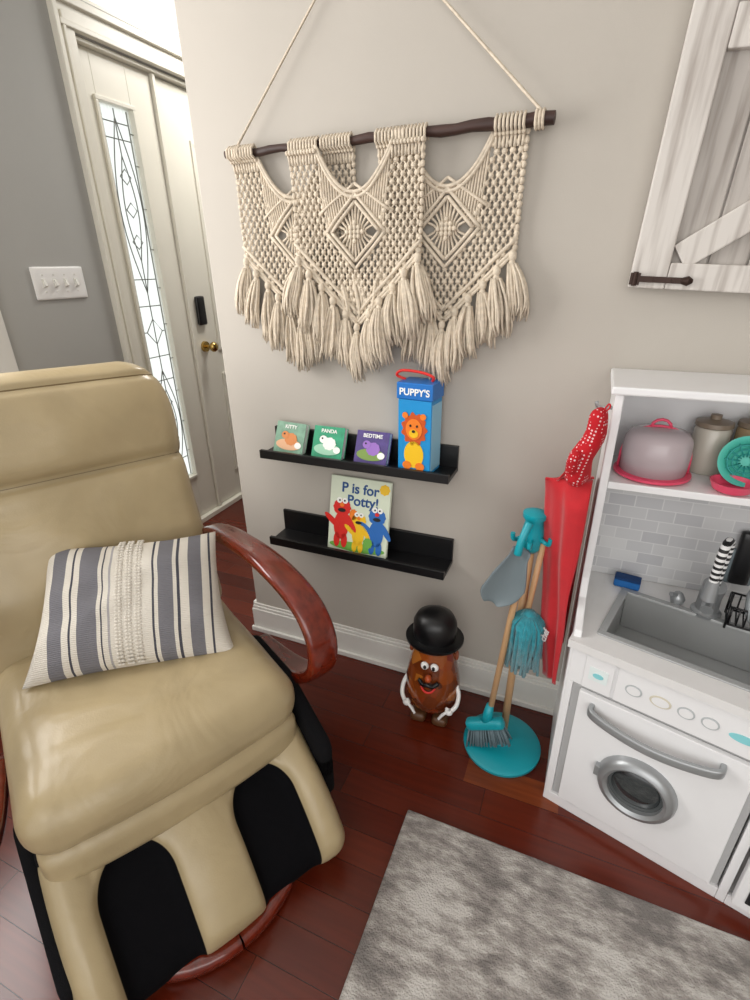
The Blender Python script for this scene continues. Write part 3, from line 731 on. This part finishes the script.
# ------------------------------------------------------------------ potato toy
po=empty('potato_toy_bucket',(-.326,-.160,0),(0,0,R(4)),scale=(.86,.86,.985))
brown=bpy.data.materials.new('amber_brown_plastic');brown.use_nodes=True
nt=brown.node_tree;n=nt.nodes;b_=n['Principled BSDF'];b_.inputs['Roughness'].default_value=.15;b_.inputs['Coat Weight'].default_value=.6
tc=n.new('ShaderNodeTexCoord');vr=n.new('ShaderNodeTexVoronoi');vr.inputs['Scale'].default_value=22;nt.links.new(tc.outputs['Object'],vr.inputs['Vector'])
sp_=n.new('ShaderNodeSeparateXYZ');nt.links.new(vr.outputs['Color'],sp_.inputs[0])
rp=n.new('ShaderNodeValToRGB');e=rp.color_ramp.elements;e[0].color=lin('5c2810');e[1].position=.35;e[1].color=lin('7f3d17')
for p_,c_ in ((.6,'96491a'),(.78,'6f1c10'),(.9,'b06a28'),(.96,'4a2210')): q=e.new(p_);q.color=lin(c_)
nt.links.new(sp_.outputs[0],rp.inputs[0]);nt.links.new(rp.outputs[0],b_.inputs['Base Color'])
t=MB();t.lathe([(.03,.035),(.065,.04),(.092,.07),(.104,.12),(.102,.17),(.092,.22),(.080,.27),(.072,.30),(.06,.33),(.02,.345)],36,sy=.85);t.make('body',brown,po,smooth=True)
t=MB()
for q in (-1,1): t.rbox((.06,.08,.036),.016,8,T=Matrix.Translation((q*.042,-.03,.018)))
t.make('shoes',M('shoe_brown','5a3a22',.4),po,smooth=True)
hat=M('hat_black','0c0c0e',.35)
t=MB();t.lathe([(.06,.318),(.097,.315),(.106,.325),(.106,.332),(.096,.330),(.077,.334),(.080,.36),(.078,.39),(.065,.412),(.035,.422),(.002,.423)],40,sy=.9);t.make('bowler_hat',hat,po,smooth=True,flatang=70)
t=MB()
for q in (-1,1): t.ball((q*.018,-.072,.258),(.015,.010,.015),14,10)
t.make('eyes',whitep,po,smooth=True)
t=MB()
for q in (-1,1): t.ball((q*.016,-.081,.258),(.006,.004,.008),10,8)
t.make('pupils',hat,po,smooth=True)
t=MB();t.ball((0,-.090,.222),(.013,.015,.013),14,10);t.make('nose',M('nose_orange','a8481e',.3),po,smooth=True)
t=MB();t.tube(catmull([(-.036,-.082,.205),(-.018,-.096,.197),(0,-.100,.203),(.018,-.096,.197),(.036,-.082,.205)],4),.007,8);t.make('moustache',hat,po,smooth=True)
t=MB();t.tube(catmull([(-.026,-.086,.185),(-.015,-.095,.174),(0,-.098,.170),(.015,-.095,.174),(.026,-.086,.185)],4),.004,8);t.make('mouth',Rk,po,smooth=True)
t=MB()
for q in (-1,1):
    t.tube(catmull([(q*.094,-.02,.16),(q*.106,-.035,.135),(q*.104,-.06,.112),(q*.090,-.078,.100)],5),[.008]*16,10)
    t.ball((q*.080,-.084,.097),(.015,.012,.013),12,8)
    for k in range(4): t.tube([(q*(.078-.006*k),-.088,.102-.005*k),(q*(.060-.005*k),-.098,.092-.008*k)],.005,8)
    t.tube([(q*.082,-.086,.106),(q*.072,-.095,.120)],.005,8)
t.make('arms_and_gloves',whitep,po,smooth=True)
t=MB()
for q in (-1,1): t.tube([(q*.076,0,.27),(q*.084,0,.27)],.008,10);t.ball((q*.086,0,.27),(.007,.012,.018),10,8)
t.make('ears',M('ear_pink','8a4a30',.4),po,smooth=True)

# ------------------------------------------------------------------ cleaning set
cs=empty('toy_cleaning_set',(-.083,-.205,0))
t=MB();t.lathe([(.114,0),(.118,.006),(.118,.014),(.110,.020),(.06,.022),(.03,.028),(.024,.045),(.002,.045)],48);t.make('stand_base',teal,cs,smooth=True,flatang=50)
t=MB();t.tube([(0,.02,.03),(0.01,.02,.76)],.011,12)
t.tube([(.022,-.01,.50),(.040,.01,.74)],.008,10)
t.tube([(-.045,-.035,.13),(-.008,-.03,.60),(.0,-.02,.72)],.009,10)
t.make('wooden_poles',woodL,cs,smooth=True)
t=MB();t.lathe([(.014,.70),(.026,.715),(.028,.76),(.022,.79),(.030,.80),(.030,.812),(.01,.820)],24,(.01,.02,0))
for q in (-1,1): t.tube(catmull([(.01+q*.02,.01,.745),(.01+q*.036,0,.74),(.01+q*.044,-.01,.745),(.01+q*.046,-.012,.762)],5),.006,8)
t.tube(catmull([(.01,-.0,.745),(.01,-.03,.74),(.01,-.045,.745),(.01,-.046,.76)],5),.006,8)
t.make('hub_and_hooks',teal,cs,smooth=True,flatang=60)
t=MB()
def pf(p):
    k=.50+.50*max(0,min(1,(.07-p.z)/.08))
    if p.z<-.05: k*=1-.65*((-.05-p.z)/.045)**2
    return (p.x*k-.25*max(0,-p.z-.02),p.y+.018*math.cos(p.x*28),p.z)
t.rbox((.098,.016,.19),.007,16,pf,T=Matrix.Translation((-.030,-.044,.640))@Matrix.Rotation(R(14),4,'Y'))
t.make('dustpan',greyP,cs,smooth=True)
t=MB();t.tube(catmull([(-.016,-.044,.72),(-.012,-.042,.75),(-.006,-.035,.775),(.002,-.02,.80)],5),.010,10);t.make('dustpan_handle',teal,cs,smooth=True)
t=MB();rnd=random.Random(3)
for k in range(300):
    a=rnd.random()*6.28;rr=.042*math.sqrt(rnd.random());x0,y0=.030+math.cos(a)*rr*.4,-.022+math.sin(a)*rr*.4
    x1,y1=.030+math.cos(a)*rr*1.0,-.022+math.sin(a)*rr;L=.11+.085*rnd.random()
    t.tube([(x0,y0,.535),((x0+x1)/2+math.cos(a)*.014,(y0+y1)/2+math.sin(a)*.014,.51),(x1+rnd.uniform(-.006,.006),y1,.46),(x1+rnd.uniform(-.008,.008),y1,.54-L)],[.004,.0048,.0048,.0042],5)
t.ball((.030,-.022,.525),(.024,.024,.022),12,8)
t.make('mop_strands',M('teal_chenille','258a98',.95,sheen=.4,noise_amt=.2,noise_scale=80,bump=1,bump_scale=500),cs,smooth=True)
t=MB();T=Matrix.Translation((-.052,-.04,.115))@Matrix.Rotation(R(-24),4,'Y')
t.rbox((.12,.035,.035),.012,8,T=T);t.tube([(-.05,-.038,.12),(-.043,-.036,.19)],[.018,.011],12)
t.make('broom_head',teal,cs,smooth=True)
t=MB()
for k in range(130):
    x=rnd.uniform(-.054,.054);y=rnd.uniform(-.013,.013)
    A=T@Vector((x,y,-.012));B=T@Vector((x*1.3-.012,y*1.8,-.070));t.tube([A,B],.0027,5)
t.make('broom_bristles',M('bristle_grey','66787f',.9),cs,smooth=True)

# ------------------------------------------------------------------ rug
rg=empty('area_rug',(.46,-1.2,0))
def rf(p): return (p.x,p.y,p.z+(.0015*noise.noise(Vector((p.x*30,p.y*30,0))) if p.z>0 else 0))
t=MB();t.rbox((1.49,1.36,.014),.005,60,rf,T=Matrix.Translation((0,0,.007)));t.make('pile',rug_mat(),rg,smooth=True)

# ------------------------------------------------------------------ recliner
CA=-29
ch=empty('massage_recliner_chair',(-.925,-.73,0),(0,0,R(CA)))
def sf(p):
    x,y,z=p
    cx_=1-min(1,(x/.31)**2);cy_=1-min(1,(y/.30)**4)
    if z>0:
        z+=.028*cx_*cy_ + .008*noise.noise(Vector((x*7,y*7,1)))
        z-=.014*math.exp(-((x+.02)/.05)**2)*cy_
        z-=.006*math.exp(-((x-.14-.05*y)/.018)**2)*cy_
    if x>0: x+=.022*(1-min(1,(y/.30)**2))
    return (x,y,z)
t=MB();t.rbox((.59,.60,.135),.062,44,sf,T=Matrix.Translation((-.018,0,.404)));t.make('seat_cushion',tan,ch,smooth=True)
def sf2(p):
    x,y,z=p
    if x>0: x+=.024*(1-min(1,(y/.29)**2))
    return (x,y,z)
t=MB();t.rbox((.50,.575,.11),.040,20,sf2,T=Matrix.Translation((.026,0,.310)));t.make('seat_front_panel',tan,ch,smooth=True)
BH=.80
S0=.64
HB=.325
def bf(p):
    x,y,z=p
    tt=(z+BH/2)/BH
    if tt>.74: y*= (1-((tt-.74)/.26)**3*.24)
    y*=1-.03*math.sin(tt*math.pi)
    yy=y/HB
    if x>0:
        x+=.026*(1-yy*yy)*math.sin(max(0,min(1,tt))*math.pi)**.5
        x-=.034*math.exp(-((tt-S0)/.014)**2)*(1-.3*yy*yy)
        if tt>S0: x+=.044*math.sin(min(1,(tt-S0)/(1-S0))*math.pi)**.7*(1-.4*yy*yy)
        else: x+=.018*math.sin(max(0,tt/S0)*math.pi)
        x-=.012*math.exp(-((tt-.93)/.012)**2)
        x+=.010*noise.noise(Vector((y*6,z*9,2)))
    return (x,y,z)
BT=Matrix.Translation((-.27,0,.40))@Matrix.Rotation(R(-17.5),4,'Y')@Matrix.Translation((-.02,0,BH/2-.02))
t=MB();t.rbox((.15,2*HB,BH),.06,90,bf,T=BT);t.make('backrest',tan,ch,smooth=True)
t=MB()
def seam(tt):
    pts=[];z=(tt-.5)*BH
    for i in range(31):
        y=-HB+2*HB*i/30;y=max(-HB+.008,min(HB-.008,y))
        X=.075
        if abs(y)>HB-.06: k=(abs(y)-(HB-.06))/.06;X=.015+.06*math.sqrt(max(0,1-k*k))
        q=bf((X,y,z));pts.append(BT@Vector((q[0]+.001,q[1],q[2])))
    return pts
t.tube(seam(S0),.0028,6);t.tube(seam(.93),.0020,6)
t.make('back_seams',seamM,ch,smooth=True)
# footrest
def wmask(x,y):
    yy=(abs(y)-WC)/WR
    k=max(0,(WT+WK-x)/WK)
    return yy*yy+k*k
def ff(p):
    x,y,z=p
    if z>-.02:
        m=wmask(x,y)
        e=1/(1+math.exp(max(-30,min(30,(m-1)*7))))
        wz=min(1,(z+.02)/.06)
        z-=.036*e*wz
        for c_,w_ in ((0,.075),(-.265,.05),(.265,.05)):
            z+=.014*max(0,1-((y-c_)/w_)**2)*wz
    z-=.75*x*x*(1 if x<0 else 1.3)
    return (x,y,z+.014)
FA=42
FTm=Matrix.Translation((.345,0,.208))@Matrix.Rotation(R(FA),4,'Y')@Matrix.Translation((0,0,-FT/2))
t=MB();t.rbox((FL,FW,FT),.045,120,ff,uni=True)
fo=t.make('footrest',padded_leather(),ch,smooth=True);fo.location=FTm.to_translation();fo.rotation_euler=(0,R(FA),0)
t=MB();t.rbox((.28,.605,.12),.025,8,T=FTm@Matrix.Translation((-.03,0,-.075)))
t.rbox((.40,.045,.27),.022,12,fn=lambda p:(p.x,p.y,p.z-.55*max(0,p.x)*(1 if p.z>0 else .2)),T=Matrix.Translation((.145,.318,.255)))
t.rbox((.26,.030,.17),.014,12,fn=lambda p:(p.x,p.y,p.z-.8*p.x),T=Matrix.Translation((.27,-.302,.175)))
t.make('footrest_housing',blackfab,ch,smooth=True)
t=MB();t.rbox((.52,.59,.20),.03,8,T=Matrix.Translation((-.02,0,.24)));t.make('seat_housing',blackfab,ch,smooth=True)
t=MB()
for q in (-1,1):
    pp=catmull([(-.42,q*.310,.45),(-.38,q*.315,.57),(-.27,q*.332,.645),(-.08,q*.352,.665),(.08,q*.367,.650),(.190,q*.380,.60),(.243,q*.384,.52),(.235,q*.380,.43),(.17,q*.37,.37),(.05,q*.36,.33),(-.10,q*.35,.31)],6)
    t.band(pp,(0,1,0),[.045+.036*math.sin(min(1,i/30)*math.pi/2) for i in range(len(pp))],.034,20)
t.make('bentwood_arms',cherry,ch,smooth=True)
t=MB();t.lathe([(.05,.03),(.05,.16)],20);t.make('pedestal_post',black,ch,smooth=True,flatang=40)
t=MB();t.band([( .27*math.cos(a*math.pi/24)+.165,.25*math.sin(a*math.pi/24),.022) for a in range(49)],(0,0,1),.04,.07,16)
t.box((.50,.07,.03),(.165,0,.035)).box((.07,.46,.028),(.10,0,.035))
t.make('swivel_base_ring',cherry,ch,smooth=True,flatang=50)

# pillow
pw=empty('striped_throw_pillow',(-1.000,-.640,.600),(R(-3),R(-48),R(-50)))
PW,PH,PT=.455,.345,.14
v=[];f=[];n_=40
def pz(a,b): return PT/2*(max(0,1-abs(a)**2.6)*max(0,1-abs(b)**2.6))**.55
for sd in (1,-1):
    for i in range(n_+1):
        for j in range(n_+1):
            a=2*i/n_-1;b=2*j/n_-1
            y=a*PW/2*(1-.07*(1-b*b)*abs(a))*(1-.07*b);z=b*PH/2*(1-.08*(1-a*a)*abs(b))
            th=pz(a,b)*(1+.20*noise.noise(Vector((a*3,b*3,sd))))+.0015
            v.append((sd*th,y,z))
o_=(n_+1)**2
for sd in (0,1):
    for i in range(n_):
        for j in range(n_):
            a=sd*o_+i*(n_+1)+j;q=(a,a+1,a+n_+2,a+n_+1);f.append(q if sd else q[::-1])
def rim(i,j): return i*(n_+1)+j
ed=[rim(i,0) for i in range(n_)]+[rim(n_,j) for j in range(n_)]+[rim(i,n_) for i in range(n_,0,-1)]+[rim(0,j) for j in range(n_,0,-1)]
for k in range(len(ed)):
    a=ed[k];b=ed[(k+1)%len(ed)];f.append((a,b,b+o_,a+o_))
MB().add(v,f).make('cushion',stripes_mat(),pw,smooth=True)
t=MB()
for yy in (-.022,.0,.022):
    for k in range(40):
        b=-.93+1.86*k/39;a=yy/(PW/2);x=pz(a,b)*(1+.20*noise.noise(Vector((a*3,b*3,1))))+.001
        for q in (-1,1): t.ball((x,yy+q*.0038,b*PH/2*.97),(.0035,.0058,.0036),6,4)
t.make('braided_bands',M('braid_cotton','d4cec3',.95),pw,smooth=True)

# ------------------------------------------------------------------ light
wd=bpy.data.worlds.new('World');sc.world=wd;wd.use_nodes=True
bg=wd.node_tree.nodes['Background'];bg.inputs[0].default_value=(1,.99,.975,1);bg.inputs[1].default_value=1.25
def area(name,loc,rot,sx,sy,pw_,colr=(1,1,1)):
    l=bpy.data.lights.new(name,'AREA');l.shape='RECTANGLE';l.size=sx;l.size_y=sy;l.energy=pw_;l.color=colr
    o=bpy.data.objects.new(name,l);o.location=loc;o.rotation_euler=rot;col.objects.link(o);return o
area('window_daylight',(-2.05,-.86,1.65),(0,R(-90),0),1.2,1.2,38,(1,.975,.95))
area('room_daylight',(.6,-3.1,1.7),(R(90),0,R(5)),2.6,1.6,24,(1,.97,.93))
area('foyer_fill_light',(-1.45,1.3,2.55),(0,0,0),.5,.5,24,(1,.97,.92))  # unseen fill lamp, added to brighten the door and foyer
# ------------------------------------------------------------------ camera
cam=bpy.data.cameras.new('camera');cam.sensor_fit='HORIZONTAL';cam.sensor_width=36;cam.lens=505/750*36;cam.clip_start=.02
co=bpy.data.objects.new('camera',cam);col.objects.link(co);sc.camera=co
p=R(24.8);yaw=R(23.)
rot=Matrix.Rotation(yaw,4,'Z')@Matrix.Rotation(R(90)-p,4,'X')@Matrix.Rotation(R(-.95),4,'Z')
co.matrix_world=Matrix.Translation((0,-1.39,1.38))@rot
